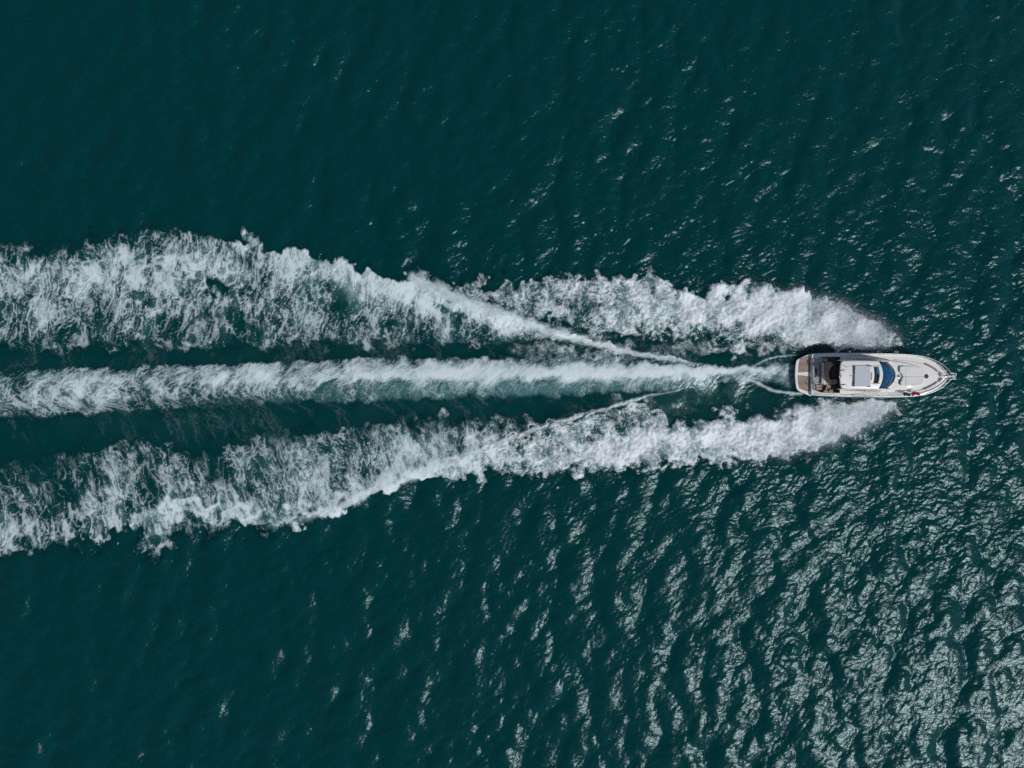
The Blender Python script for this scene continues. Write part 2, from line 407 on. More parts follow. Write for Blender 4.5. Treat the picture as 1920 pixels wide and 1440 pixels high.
def sea_material():
    m = bpy.data.materials.new('sea_water'); m.use_nodes = True
    t = m.node_tree; N = t.nodes; Lk = t.links.new
    N.clear()
    out = N.new('ShaderNodeOutputMaterial')
    def math_(op, a, b=None, c=None, clamp=False):
        q = N.new('ShaderNodeMath'); q.operation = op; q.use_clamp = clamp
        for i, s_ in enumerate((a, b, c)):
            if s_ is None: continue
            if isinstance(s_, (int, float)): q.inputs[i].default_value = s_
            else: Lk(s_, q.inputs[i])
        return q.outputs[0]
    def attr(nm):
        a = N.new('ShaderNodeAttribute'); a.attribute_name = nm; return a.outputs['Fac']
    def noise(scale, detail=3, rough=.55, dist=0, vec=None):
        n_ = N.new('ShaderNodeTexNoise'); n_.inputs['Scale'].default_value = scale
        n_.inputs['Detail'].default_value = detail; n_.inputs['Roughness'].default_value = rough
        n_.inputs['Distortion'].default_value = dist
        Lk(vec or geo.outputs['Position'], n_.inputs['Vector']); return n_.outputs[0]
    geo = N.new('ShaderNodeNewGeometry')
    fresh = attr('fresh'); foam = attr('foam'); aer = attr('aer'); calm = attr('calm')
    # water body
    mixc = N.new('ShaderNodeMix'); mixc.data_type = 'RGBA'
    mixc.inputs[6].default_value = (.0004, .0355, .0368, 1)
    mixc.inputs[7].default_value = (.115, .27, .27, 1)
    Lk(math_('MULTIPLY', aer, .55), mixc.inputs[0])
    body = N.new('ShaderNodeSubsurfaceScattering'); body.falloff = 'BURLEY'           # light scattered back out of the upper metres of water
    body.inputs['Scale'].default_value = 1.0; body.inputs['Radius'].default_value = (.4, 1.5, 1.5)
    Lk(mixc.outputs[2], body.inputs['Color'])
    # capillary ripples finer than the mesh
    rot = N.new('ShaderNodeMapping'); rot.inputs['Rotation'].default_value = (0, 0, math.radians(-25)); rot.inputs['Scale'].default_value = (.5, 1, 1)
    Lk(geo.outputs['Position'], rot.inputs['Vector'])
    rip = math_('ADD', noise(5.5, 2, .5, .7, rot.outputs[0]), math_('MULTIPLY', noise(12.0, 2, .5, .4, rot.outputs[0]), .45))
    bp = N.new('ShaderNodeBump'); bp.inputs['Distance'].default_value = .03
    Lk(rip, bp.inputs['Height']); Lk(math_('MULTIPLY_ADD', calm, -.72, .9), bp.inputs['Strength'])
    gl = N.new('ShaderNodeBsdfGlossy'); gl.distribution = 'BECKMANN'; gl.inputs['Roughness'].default_value = .255
    gl.inputs['Color'].default_value = (.54, .70, .74, 1)
    Lk(bp.outputs[0], gl.inputs['Normal'])
    fr = N.new('ShaderNodeFresnel'); fr.inputs['IOR'].default_value = 1.34; Lk(bp.outputs[0], fr.inputs['Normal'])
    dif = N.new('ShaderNodeBsdfDiffuse'); Lk(mixc.outputs[2], dif.inputs['Color'])
    bodym = N.new('ShaderNodeMixShader'); Lk(attr('rim'), bodym.inputs[0]); Lk(body.outputs[0], bodym.inputs[1]); Lk(dif.outputs[0], bodym.inputs[2]); body = bodym
    water = N.new('ShaderNodeMixShader'); Lk(fr.outputs[0], water.inputs[0]); Lk(body.outputs[0], water.inputs[1]); Lk(gl.outputs[0], water.inputs[2])
    # foam
    fn = noise(9.0, 4, .65, .8); fn2 = noise(24.0, 3, .6)
    det = math_('SUBTRACT', math_('ADD', math_('MULTIPLY', fn, .7), math_('MULTIPLY', fn2, .3)), .5)
    spread = math_('MULTIPLY', math_('MULTIPLY', foam, math_('SUBTRACT', 1.2, foam)), math_('MULTIPLY_ADD', fresh, 1.9, .7))
    mask = math_('MULTIPLY_ADD', det, spread, foam, clamp=True)
    fb = N.new('ShaderNodeBump'); fb.inputs['Distance'].default_value = .06; Lk(math_('MULTIPLY_ADD', fresh, .35, .08), fb.inputs['Strength'])
    Lk(math_('ADD', fn, math_('MULTIPLY', fn2, .4)), fb.inputs['Height'])
    fcol = N.new('ShaderNodeMix'); fcol.data_type = 'RGBA'; Lk(fresh, fcol.inputs[0])
    fcol.inputs[6].default_value = (.70, .79, .805, 1); fcol.inputs[7].default_value = (.76, .80, .82, 1)
    fd = N.new('ShaderNodeBsdfDiffuse'); Lk(fcol.outputs[2], fd.inputs['Color']); Lk(fb.outputs[0], fd.inputs['Normal'])
    fin = N.new('ShaderNodeMixShader'); Lk(mask, fin.inputs[0]); Lk(water.outputs[0], fin.inputs[1]); Lk(fd.outputs[0], fin.inputs[2])
    Lk(fin.outputs[0], out.inputs['Surface'])
    return m

M_SEA = sea_material()
ny, nx = GX.shape
co = np.stack([PXv, PYv, PZv], -1).reshape(-1, 3).astype(np.float32)
idx = np.arange(ny * nx).reshape(ny, nx)
quads = np.stack([idx[:-1, :-1], idx[:-1, 1:], idx[1:, 1:], idx[1:, :-1]], -1).reshape(-1, 4)
dn = F['dens'] > .05
fd_ = dn[:-1, :-1] | dn[1:, 1:] | dn[:-1, 1:] | dn[1:, :-1]
lab = np.where(fd_, F['label'][:-1, :-1] + 1, 0).reshape(-1)

def box_blur(a, r):
    for ax in (0, 1):
        c = np.cumsum(np.insert(np.pad(a, [(r, r) if i == ax else (0, 0) for i in (0, 1)], mode='edge'), 0, 0, axis=ax), axis=ax)
        n_ = a.shape[ax]
        hi = np.take(c, np.arange(2 * r + 1, 2 * r + 1 + n_), axis=ax); lo = np.take(c, np.arange(0, n_), axis=ax)
        a = (hi - lo) / (2 * r + 1)
    return a
bl = box_blur(dn.astype(float), 9)
RIM = .55 * smooth(0, .12, bl) * (1 - smooth(.9, 1, bl))
RIM = RIM * (1 - smooth(24, 26, GX) * (1 - smooth(37, 40, GX)) * (1 - smooth(3.2, 4.2, np.abs(GY - .85))))

def sea_part(name, q, kind, label, cat):
    used, inv = np.unique(q, return_inverse=True)
    me = bpy.data.meshes.new(name)
    me.vertices.add(len(used)); me.vertices.foreach_set('co', co[used].ravel())
    nf = len(q)
    me.loops.add(nf * 4); me.loops.foreach_set('vertex_index', inv.astype(np.int32).ravel())
    me.polygons.add(nf)
    me.polygons.foreach_set('loop_start', np.arange(0, nf * 4, 4, dtype=np.int32))
    me.polygons.foreach_set('use_smooth', np.ones(nf, bool))
    for nm, a in (('foam', F['thick']), ('aer', F['aer']), ('calm', F['calm'] * inframe), ('fresh', F['fresh'] * inframe), ('rim', RIM)):
        at = me.attributes.new(nm, 'FLOAT', 'POINT'); at.data.foreach_set('value', a.reshape(-1)[used].astype(np.float32))
    me.update(); me.validate()
    me.materials.append(M_SEA)
    o = bpy.data.objects.new(name, me); COL.objects.link(o)
    o['kind'] = kind
    if label: o['label'] = label; o['category'] = cat
    return o

sea_part('sea', quads[lab == 0], 'structure', 'dark teal open sea with wind ripples and a silvery sun sheen', 'sea')
sea_part('propeller_wash', quads[lab == 1], 'stuff', 'straight middle band of white foam trailing from the stern of the boat', 'foam')
sea_part('bow_wave_foam', quads[lab == 2], 'stuff', 'upper band of churned white foam spreading back from the port bow', 'foam')
sea_part('bow_wave_foam', quads[lab == 3], 'stuff', 'lower band of churned white foam spreading back from the starboard bow', 'foam')

# ---------------------------------------------------------------- spray thrown up along the bow waves
def spray(rng, n, upper):
    px = rng.uniform(1120, 1700, n * 7)
    py = rng.uniform(500, 662, n * 7) if upper else rng.uniform(742, 900, n * 7)
    X = (px - 960) * S; Y = (720 - py) * S
    i = np.clip(np.searchsorted(gx, X), 0, nx - 1); j = np.clip(np.searchsorted(gy, Y), 0, ny - 1)
    w = np.clip(F['bow'][j, i], 0, 1.2) * smooth(1250, 1640, px) ** 1.5 * (1 - .9 * smooth(1650, 1690, px))
    keep = rng.uniform(0, 1, len(px)) < w * .8
    X, Y, px = X[keep][:n], Y[keep][:n], px[keep][:n]
    m = len(X)
    front = smooth(1480, 1660, px)
    sgn = 1 if upper else -1
    X = X + rng.normal(0, .25, m) + front * rng.normal(0, .22, m)
    Y = Y + sgn * np.abs(rng.normal(0, .22, m)) + rng.normal(0, .20 + .10 * front, m)
    Z = .12 + np.abs(rng.normal(0, .22 + .30 * front, m)) + .2 * front
    R = rng.uniform(.0035, .0085, m) * (1 + .2 * front)
    ok = (X < 26.8) | (np.abs(Y - .85) > 2.2)
    return np.stack([X, Y, Z], 1)[ok], R[ok]

def point_object(name, P, R, material, label, cat):
    me = bpy.data.meshes.new(name); me.vertices.add(len(P)); me.vertices.foreach_set('co', P.astype(np.float32).ravel())
    at = me.attributes.new('drop_radius', 'FLOAT', 'POINT'); at.data.foreach_set('value', R.astype(np.float32))
    me.materials.append(material)
    o = bpy.data.objects.new(name, me); COL.objects.link(o)
    g = bpy.data.node_groups.new(name + '_drops', 'GeometryNodeTree')
    g.interface.new_socket('Geometry', in_out='INPUT', socket_type='NodeSocketGeometry')
    g.interface.new_socket('Geometry', in_out='OUTPUT', socket_type='NodeSocketGeometry')
    gi = g.nodes.new('NodeGroupInput'); go = g.nodes.new('NodeGroupOutput')
    mp = g.nodes.new('GeometryNodeMeshToPoints'); na = g.nodes.new('GeometryNodeInputNamedAttribute')
    na.data_type = 'FLOAT'; na.inputs[0].default_value = 'drop_radius'
    sm = g.nodes.new('GeometryNodeSetMaterial'); sm.inputs['Material'].default_value = material
    g.links.new(gi.outputs[0], mp.inputs['Mesh']); g.links.new(na.outputs[0], mp.inputs['Radius'])
    g.links.new(mp.outputs[0], sm.inputs[0]); g.links.new(sm.outputs[0], go.inputs[0])
    md = o.modifiers.new('drops', 'NODES'); md.node_group = g
    o['kind'] = 'stuff'; o['label'] = label; o['category'] = cat
    return o

M_SPRAY = mat('spray_water', (.8, .83, .86), rough=.6, spec=.3)
_t = M_SPRAY.node_tree; _b = _t.nodes['Principled BSDF']; _o = [q for q in _t.nodes if q.type == 'OUTPUT_MATERIAL'][0]
_tr = _t.nodes.new('ShaderNodeBsdfTranslucent'); _tr.inputs[0].default_value = (.8, .83, .86, 1)
_mx = _t.nodes.new('ShaderNodeMixShader'); _mx.inputs[0].default_value = .45
_t.links.new(_b.outputs[0], _mx.inputs[1]); _t.links.new(_tr.outputs[0], _mx.inputs[2]); _t.links.new(_mx.outputs[0], _o.inputs[0])
rng = np.random.default_rng(21)
P, R = spray(rng, 130000, True)
point_object('spray', P, R, M_SPRAY, 'white spray thrown up beside the port bow above the upper foam band', 'spray')
P, R = spray(rng, 130000, False)
point_object('spray', P, R, M_SPRAY, 'white spray thrown up beside the starboard bow above the lower foam band', 'spray')
# ---------------------------------------------------------------- the motor yacht
STERN = Vector((27.50, 0.93)); HEAD = math.radians(-0.75)
ch, sh = math.cos(HEAD), math.sin(HEAD)

def pl(X, Y, z=1.8):
    """plan measurement (survey units, 5.647 per photo pixel) at height z -> boat coordinates"""
    f = S * (CAM_H - z) / CAM_H
    wx = (1470 + X / 5.647 - 960) * f - STERN.x
    wy = (720 - 640 - Y / 5.647) * f - STERN.y
    return (wx * ch + wy * sh, -wx * sh + wy * ch)

M = dict(
    gel=mat('white_gelcoat', (.80, .78, .725), rough=.3, coat=.5, noise=.05, nscale=1.5),
    nonskid=mat('pale_nonskid_deck', (.66, .67, .66), rough=.75, noise=.06, nscale=3, bump=.2, bscale=120),
    pad=mat('pale_grey_vinyl', (.66, .65, .615), rough=.6, noise=.06, nscale=2, bump=.15, bscale=25),
    pad2=mat('cream_vinyl', (.66, .65, .61), rough=.6, noise=.06, nscale=2, bump=.15, bscale=25),
    greycloth=mat('slate_grey_cloth', (.30, .33, .35), rough=.85, noise=.12, nscale=3, bump=.3, bscale=30),
    taupe=mat('taupe_upholstery', (.56, .385, .28), rough=.8, noise=.1, nscale=4, bump=.2, bscale=40),
    teak=mat('weathered_teak', (.31, .235, .185), rough=.75, noise=.28, nscale=5, stretch=(.25, 3, 1), bump=.2, bscale=60),
    teak2=mat('weathered_teak_light', (.35, .27, .21), rough=.75, noise=.26, nscale=5, stretch=(.25, 3, 1), bump=.2, bscale=60),
    teak3=mat('weathered_teak_dark', (.26, .19, .155), rough=.75, noise=.26, nscale=5, stretch=(.25, 3, 1), bump=.2, bscale=60),
    caulk=mat('dark_caulking', (.05, .04, .035), rough=.8),
    sole=mat('dark_teak_sole', (.20, .12, .075), rough=.7, noise=.25, nscale=5, stretch=(.25, 3, 1)),
    walnut=mat('dark_walnut', (.05, .03, .02), rough=.35, coat=.3, noise=.25, nscale=4, stretch=(.3, 3, 1)),
    black=mat('black_rubber', (.012, .013, .014), rough=.6, noise=.1),
    trim=mat('dark_window_trim', (.03, .032, .035), rough=.4),
    chrome=mat('polished_steel', (.74, .75, .76), rough=.42, metal=1.0, noise=.04),
    steel=mat('galvanised_steel', (.30, .31, .32), rough=.45, metal=.9, noise=.15, nscale=20),
    smoke=mat('smoked_window_glass', (.06, .07, .09), rough=.08, spec=.6, coat=.3, noise=.05),
    roofglass=mat('grey_tinted_sunroof_glass', (.52, .55, .58), rough=.14, spec=.6, coat=.8, noise=.03),
    dashm=mat('pale_dashboard', (.45, .47, .5), rough=.5, noise=.08),
    leather=mat('dark_helm_leather', (.045, .04, .04), rough=.5, noise=.15, bump=.2),
    orange=mat('orange_towelling', (.42, .19, .04), rough=.95, noise=.3, nscale=9, bump=.6, bscale=45),
    cream=mat('cream_canvas', (.66, .62, .56), rough=.85, noise=.1, nscale=6, bump=.3, bscale=30),
    tan=mat('tan_canvas', (.26, .22, .15), rough=.9, noise=.2, nscale=8, bump=.4, bscale=35),
    navy=mat('navy_fender_cover', (.012, .018, .04), rough=.7, noise=.2, bump=.2),
    fender_grey=mat('pale_fender_vinyl', (.36, .38, .40), rough=.45, noise=.1),
    fender_cream=mat('cream_fender_vinyl', (.62, .56, .42), rough=.45, noise=.1),
    rope=mat('white_rope', (.55, .54, .50), rough=.9, noise=.2, nscale=40),
    strip=mat('taupe_deck_strip', (.235, .21, .185), rough=.8, noise=.2, nscale=8),
    well=mat('grey_anchor_well', (.20, .20, .21), rough=.7, noise=.15),
)

def glass_tint():
    m = bpy.data.materials.new('blue_windscreen_glass'); m.use_nodes = True
    t = m.node_tree; t.nodes.clear()
    o = t.nodes.new('ShaderNodeOutputMaterial')
    tr = t.nodes.new('ShaderNodeBsdfTransparent'); tr.inputs[0].default_value = (.10, .50, .86, 1)
    df = t.nodes.new('ShaderNodeBsdfDiffuse'); df.inputs[0].default_value = (.0015, .024, .065, 1)
    g = t.nodes.new('ShaderNodeBsdfGlossy'); g.inputs['Roughness'].default_value = .06
    n = t.nodes.new('ShaderNodeTexNoise'); n.inputs['Scale'].default_value = 1.9  # uneven see-through imitates bright reflected patches in the glass
    r = t.nodes.new('ShaderNodeMapRange'); r.inputs['To Min'].default_value = .3; r.inputs['To Max'].default_value = 1.0
    t.links.new(n.outputs[0], r.inputs[0])
    a = t.nodes.new('ShaderNodeMixShader'); t.links.new(r.outputs[0], a.inputs[0])
    t.links.new(df.outputs[0], a.inputs[1]); t.links.new(tr.outputs[0], a.inputs[2])
    f = t.nodes.new('ShaderNodeFresnel'); f.inputs[0].default_value = 1.5
    b = t.nodes.new('ShaderNodeMixShader'); t.links.new(f.outputs[0], b.inputs[0])
    t.links.new(a.outputs[0], b.inputs[1]); t.links.new(g.outputs[0], b.inputs[2])
    t.links.new(b.outputs[0], o.inputs[0])
    return m
M['windscreen'] = glass_tint()

def link(name, me, m, parent=None, smooth_=False, bevel=0, seg=2):
    me.materials.append(m)
    if smooth_: me.polygons.foreach_set('use_smooth', [True] * len(me.polygons))
    o = bpy.data.objects.new(name, me); COL.objects.link(o)
    if parent: o.parent = parent
    if bevel:
        b = o.modifiers.new('bevel', 'BEVEL'); b.width = bevel; b.segments = seg; b.limit_method = 'ANGLE'; b.angle_limit = math.radians(40)
        b.harden_normals = False
    return o

def pymesh(name, v, f):
    me = bpy.data.meshes.new(name); me.from_pydata([tuple(map(float, p)) for p in v], [], f); me.update()
    bm = bmesh.new(); bm.from_mesh(me); bmesh.ops.recalc_face_normals(bm, faces=bm.faces); bm.to_mesh(me); bm.free()
    return me

def prism(name, poly, z0, z1, m, parent, bevel=.02, ztop=None, smooth_=False):
    """plan polygon with a floor at z0 and a lid at z1 (ztop(x, y) overrides the lid)"""
    n = len(poly)
    v = [(x, y, z0) for x, y in poly] + [(x, y, ztop(x, y) if ztop else z1) for x, y in poly]
    f = [tuple(range(n))[::-1], tuple(range(n, 2 * n))] + [(i, (i + 1) % n, n + (i + 1) % n, n + i) for i in range(n)]
    return link(name, pymesh(name, v, f), m, parent, smooth_, bevel)

def box(name, x0, x1, y0, y1, z0, z1, m, parent, bevel=.02):
    return prism(name, [(x0, y0), (x1, y0), (x1, y1), (x0, y1)], z0, z1, m, parent, bevel)

def grid(name, rows, m, parent, smooth_=True, closed=False, solid=0, caps=False):
    nr, nc = len(rows), len(rows[0]); v = [p for r in rows for p in r]; f = []
    for i in range(nr - 1):
        for j in range(nc if closed else nc - 1):
            k = (j + 1) % nc
            f.append((i * nc + j, i * nc + k, (i + 1) * nc + k, (i + 1) * nc + j))
    if caps: f += [tuple(range(nc))[::-1], tuple(range((nr - 1) * nc, nr * nc))]
    o = link(name, pymesh(name, v, f), m, parent, smooth_)
    if solid:
        s = o.modifiers.new('solid', 'SOLIDIFY'); s.thickness = solid; s.offset = -1
    return o

def tube_rows(path, r, n=8):
    path = [Vector(p) for p in path]; rows = []
    for i, p in enumerate(path):
        d = (path[min(i + 1, len(path) - 1)] - path[max(i - 1, 0)]).normalized()
        a = d.cross(Vector((0, 0, 1)));
        if a.length < .05: a = d.cross(Vector((1, 0, 0)))
        a.normalize(); b = d.cross(a)
        rr = r[i] if isinstance(r, (list, tuple)) else r
        rows.append([tuple(p + (a * math.cos(q) + b * math.sin(q)) * rr) for q in [2 * math.pi * k / n for k in range(n)]])
    return rows

def tube(name, path, r, m, parent, n=8):
    return grid(name, tube_rows(path, r, n), m, parent, closed=True, caps=True)

def lathe(name, prof_, m, parent, n=20, at=(0, 0, 0)):
    rows = [[(at[0] + r * math.cos(2 * math.pi * k / n), at[1] + r * math.sin(2 * math.pi * k / n), at[2] + z) for k in range(n)] for r, z in prof_]
    return grid(name, rows, m, parent, closed=True, caps=True)

def clip(poly, a, b, c):
    """part of a polygon where a*x + b*y + c >= 0"""
    out = []
    for i, p in enumerate(poly):
        q = poly[(i + 1) % len(poly)]
        dp = a * p[0] + b * p[1] + c; dq = a * q[0] + b * q[1] + c
        if dp >= 0: out.append(p)
        if dp * dq < 0:
            t = dp / (dp - dq); out.append((p[0] + t * (q[0] - p[0]), p[1] + t * (q[1] - p[1])))
    return out

def thing(name, label, cat, group=None):
    o = bpy.data.objects.new(name, None); COL.objects.link(o)
    o.location = (STERN.x, STERN.y, 0); o.rotation_euler = (0, 0, HEAD)
    o['label'] = label; o['category'] = cat
    if group: o['group'] = group
    o.empty_display_size = .5
    return o

boat = thing('motor_yacht', 'white motor yacht with teak swim platform, grey sunroof and blue windscreen speeding over the sea', 'boat')

# hull -----------------------------------------------------------------------
HBX = [1.40, 1.8, 2.9, 5.0, 7.0, 8.4, 9.9, 10.84, 11.3, 11.74, 12.2, 12.63, 13.0, 13.35, 13.7, 13.93]
HBY = [1.95, 2.00, 2.04, 2.06, 2.06, 2.05, 2.00, 1.91, 1.82, 1.69, 1.52, 1.31, 1.08, .80, .42, .06]
def hb(x):
    return float(np.interp(x, HBX, HBY))
def zd(x):
    return float(np.interp(x, [0, 1.4, 2.4, 3.8, 8, 11, 14], [.74, .86, 1.22, 1.55, 1.85, 2.05, 2.2]))
stx = [1.40, 1.5, 1.7, 2.2, 2.9, 4, 5, 6, 7, 8, 8.8, 9.6, 10.2, 10.8, 11.3, 11.8, 12.3, 12.7, 13.1, 13.4, 13.65, 13.82, 13.92]
rows = []
for x in stx:
    b = hb(x); z = zd(x); t = smooth(8, 14, np.array(x))
    t = float(t)
    zk = -.5 + .7 * t ** 2 + .9 * t ** 6; zc = .28 + .95 * t; bc = b * (.93 - .42 * t)
    zk = min(zk, z - .9 * (1 - t) - .25); zc = min(zc, z - .2)
    half = [(x, 0, zk), (x, bc * .55, zk + (zc - zk) * .5), (x, bc, zc), (x, b * .985, zc + (z - .22 - zc) * .6), (x, b, z - .2), (x, b + .03, z - .12), (x, b + .01, z - .02), (x, b - .03, z), (x, max(b - .13, .01), z), (x, max(b - .16, .005), z - .02), (x, max(b - .16, .004), z - .12)]
    rows.append([(p[0], -p[1], p[2]) for p in half[:0:-1]] + half)
hull = grid('hull', rows, M['gel'], boat, smooth_=True)
e = hull.modifiers.new('edge', 'EDGE_SPLIT'); e.split_angle = math.radians(38)
nc = len(rows[0])
prism('transom', [(1.395, 1.88), (1.50, 1.88), (1.50, -1.88), (1.395, -1.88)], -.3, .95, M['gel'], boat, .04)
for s in (1, -1):
    tube('rub_rail', [(x, s * (hb(x) + .035), zd(x) - .10) for x in stx], .032, M['steel'], boat, 6)

# swim platform ----------------------------------------------------------------
zp = .60
pp = [(292, 130), (240, 146), (198, 166), (150, 188), (133, 206), (123, 262), (118, 352), (123, 440), (133, 498), (152, 522), (200, 548), (246, 566), (292, 582)]
platform = prism('swim_platform', [pl(X, Y, zp) for X, Y in pp], .42, zp, M['gel'], boat, .03)
panels = [[(168, 184), (262, 152), (288, 184), (284, 322), (150, 331), (153, 262)], [(148, 358), (268, 370), (285, 402), (281, 512), (254, 533), (164, 500), (146, 430)]]
rp = random.Random(4)
for pi, pg in enumerate(panels):
    pol = [pl(X, Y, zp) for X, Y in pg]
    base = prism('teak_panel', pol, zp + .001, zp + .012, M['caulk'], boat, 0)
    ys = [p[1] for p in pol]; y0, y1 = min(ys), max(ys); npl = 9
    for k in range(npl):
        a = y0 + (y1 - y0) * k / npl + .008; b_ = y0 + (y1 - y0) * (k + 1) / npl - .008
        q = clip(clip(pol, 0, 1, -a), 0, -1, b_)
        if len(q) > 2:
            tone = [M['teak'], M['teak2'], M['teak3']][[0, 0, 1, 0, 2, 0, 1, 0, 2][(k + pi * 4) % 9]]
            prism('plank', q, zp + .012, zp + .026 + rp.uniform(0, .004), tone, base, 0)

# cockpit ------------------------------------------------------------------------
ZS = .72
box('cockpit_well', 1.46, 3.9, -1.72, 1.72, ZS - .08, ZS - .012, M['caulk'], boat, 0)
sole = box('cockpit_sole', 1.47, 3.89, -1.70, 1.70, ZS - .01, ZS, M['caulk'], boat, 0)
for k in range(14):
    y0 = -1.69 + 3.38 * k / 14
    box('plank', 1.48, 3.88, y0 + .006, y0 + 3.38 / 14 - .006, ZS + .002, ZS + .012, M['sole'], sole, 0)
for s in (1, -1):
    v = []
    xs = np.linspace(1.43, 3.95, 12)
    rows = [[(x, s * (hb(x) - .15), zd(x) - .03), (x, s * (hb(x) - .28 - .22 * float(1 - smooth(1.5, 2.3, x))), zd(x) - .03), (x, s * (hb(x) - .32 - .24 * float(1 - smooth(1.5, 2.3, x))), zd(x) - .06), (x, s * (hb(x) - .34 - .26 * float(1 - smooth(1.5, 2.3, x))), ZS - .02)] for x in xs]
    grid('coaming', rows, M['gel'], boat, smooth_=False)
zq = 1.04
aft = prism('aft_sunpad', [pl(X, Y, zq) for X, Y in [(300, 205), (308, 180), (350, 174), (398, 200), (402, 452), (350, 458), (338, 514), (322, 524), (310, 486), (303, 430), (300, 330), (300, 260)]], .6, zq, M['greycloth'], boat, .05)
prism('engine_vent', [pl(X, Y, zq) for X, Y in [(324, 287), (346, 285), (346, 380), (324, 382)]], zq + .001, zq + .02, M['black'], boat, .006)
# C-shaped settee
zse = 1.16
settee = prism('settee', [pl(X, Y, zse) for X, Y in [(438, 224), (492, 216), (516, 228), (524, 250), (500, 278), (482, 318), (476, 358), (484, 398), (512, 408), (548, 398), (568, 410), (572, 432), (556, 452), (500, 458), (446, 456), (436, 400), (434, 300)]], ZS, zse, M['taupe'], boat, .05)
prism('cushion_seam', [pl(X, Y, zse) for X, Y in [(511, 412), (514, 412), (514, 452), (511, 452)]], zse + .001, zse + .006, M['caulk'], settee, 0)
tbl = prism('cockpit_table', [pl(X, Y, 1.5) for X, Y in [(520, 292), (566, 286), (572, 300), (572, 368), (564, 382), (520, 378), (508, 360), (508, 310)]], 1.36, 1.40, M['walnut'], boat, .01)
lathe('table_pedestal', [(.06, ZS), (.05, ZS + .1), (.05, 1.36)], M['chrome'], boat, 12, at=(*pl(540, 335, 1.3), 0))
# port steps and wet bar
for k, (x0, x1, zz) in enumerate([(344, 384, 1.06), (386, 428, 1.2)]):
    st = prism('step', [pl(X, Y, zz) for X, Y in [(x0, 178), (x1, 178), (x1, 212), (x0, 212)]], ZS, zz, M['gel'], boat, .015)
    prism('tread', [pl(X, Y, zz) for X, Y in [(x0 + 4, 182), (x1 - 4, 182), (x1 - 4, 208), (x0 + 4, 208)]], zz + .001, zz + .014, M['teak2'], st, .004)
bar = prism('wet_bar', [pl(X, Y, 1.5) for X, Y in [(436, 178), (468, 178), (468, 216), (436, 216)]], ZS, 1.36, M['greycloth'], boat, .03)
prism('sink_lid', [pl(X, Y, 1.5) for X, Y in [(441, 183), (463, 183), (463, 211), (441, 211)]], 1.362, 1.375, M['steel'], bar, .004)
# starboard boarding gate steps
gate = prism('gate_step', [pl(X, Y, 1.15) for X, Y in [(340, 462), (400, 458), (404, 512), (342, 520)]], ZS, 1.15, M['teak3'], boat, .015)
for k in range(4):
    prism('plank', [pl(X, Y, 1.15) for X, Y in [(346, 465 + k * 13), (398, 462 + k * 13), (399, 472 + k * 13), (346, 475 + k * 13)]], 1.151, 1.165, M['teak2'], gate, 0)
tread2 = prism('gate_step', [pl(X, Y, 1.08) for X, Y in [(452, 462), (512, 462), (486, 492), (454, 500)]], ZS, 1.08, M['teak'], boat, .012)
for X, Y in [(345, 430), (352, 455), (322, 470)]:
    x, y = pl(X, Y, 1.6)
    tube('grab_rail', [(x, y, 1.0), (x + .02, y, 1.42), (x + .10, y - .20, 1.46), (x + .12, y - .22, 1.0)], .02, M['chrome'], boat, 6)
tube('grab_rail', [(*pl(447, 470, 1.4), ZS), (*pl(447, 470, 1.7), 1.7), (*pl(448, 512, 1.7), 1.7), (*pl(448, 512, 1.4), ZS)], .025, M['chrome'], boat, 6)

# decks ------------------------------------------------------------------------------
xs = [3.9, 4.6, 5.4, 6.2, 7, 7.8, 8.6, 9.2, 9.8, 10.4, 10.9, 11.4, 11.9, 12.4, 12.8, 13.2, 13.5, 13.75]
rows = []
for x in xs:
    b = max(hb(x) - .15, .01); z = zd(x) - .10
    rows.append([(x, b * t, z + .05 * (1 - t * t)) for t in np.linspace(-1, 1, 13)])
deck = grid('deck', rows, M['gel'], boat, smooth_=True)
box('cabin_bulkhead', 3.86, 3.9, -1.72, 1.72, ZS, 1.52, M['smoke'], boat, 0)

# superstructure ------------------------------------------------------------------------
RX0, RX1 = 3.08, 7.12                     # roof aft and front edge on the centreline
def roof_hw(x):
    return 1.33 * float(np.interp(x, [3.0, 3.2, 3.5, 4.2, 5.5, 6.6, 7.3], [.86, .93, .965, .985, 1.0, .99, .97]))
def roof_x(t, u):
    """t across -1..1, u along 0..1"""
    aft_ = RX0 + .16 * t * t + .25 * max(0, abs(t) - .86) * 4
    fr = RX1 - .38 * t * t
    return aft_ + (fr - aft_) * u
def roof_z(x, t):
    return 3.26 + .10 * (1 - t * t) - .03 * ((x - 5) / 2) ** 2
hole_u = (.800, .925); hole_t = .585
us = sorted(set([0, .012, .03, .08, .2, .35, .5, .65, .74, hole_u[0], .86, hole_u[1], .96, 1.0]))
ts = [-1, -.97, -.9, -.8, -.7, -hole_t, -.4, -.2, 0, .2, .4, hole_t, .7, .8, .9, .97, 1]
v = []; f = []
for u in us:
    for t in ts:
        x = roof_x(t, u); v.append((x, t * roof_hw(x), roof_z(x, t) - (.05 if abs(t) == 1 or u == 0 else 0)))
for i in range(len(us) - 1):
    for j in range(len(ts) - 1):
        um = (us[i] + us[i + 1]) / 2; tm = (ts[j] + ts[j + 1]) / 2
        if hole_u[0] < um < hole_u[1] and abs(tm) < hole_t: continue
        a = i * len(ts) + j; f.append((a, a + 1, a + len(ts) + 1, a + len(ts)))
hard = link('hardtop', pymesh('hardtop', v, f), M['gel'], boat, True)
sm = hard.modifiers.new('solid', 'SOLIDIFY'); sm.thickness = .12; sm.offset = -1
bv = hard.modifiers.new('bevel', 'BEVEL'); bv.width = .03; bv.segments = 2; bv.limit_method = 'ANGLE'; bv.angle_limit = math.radians(50)
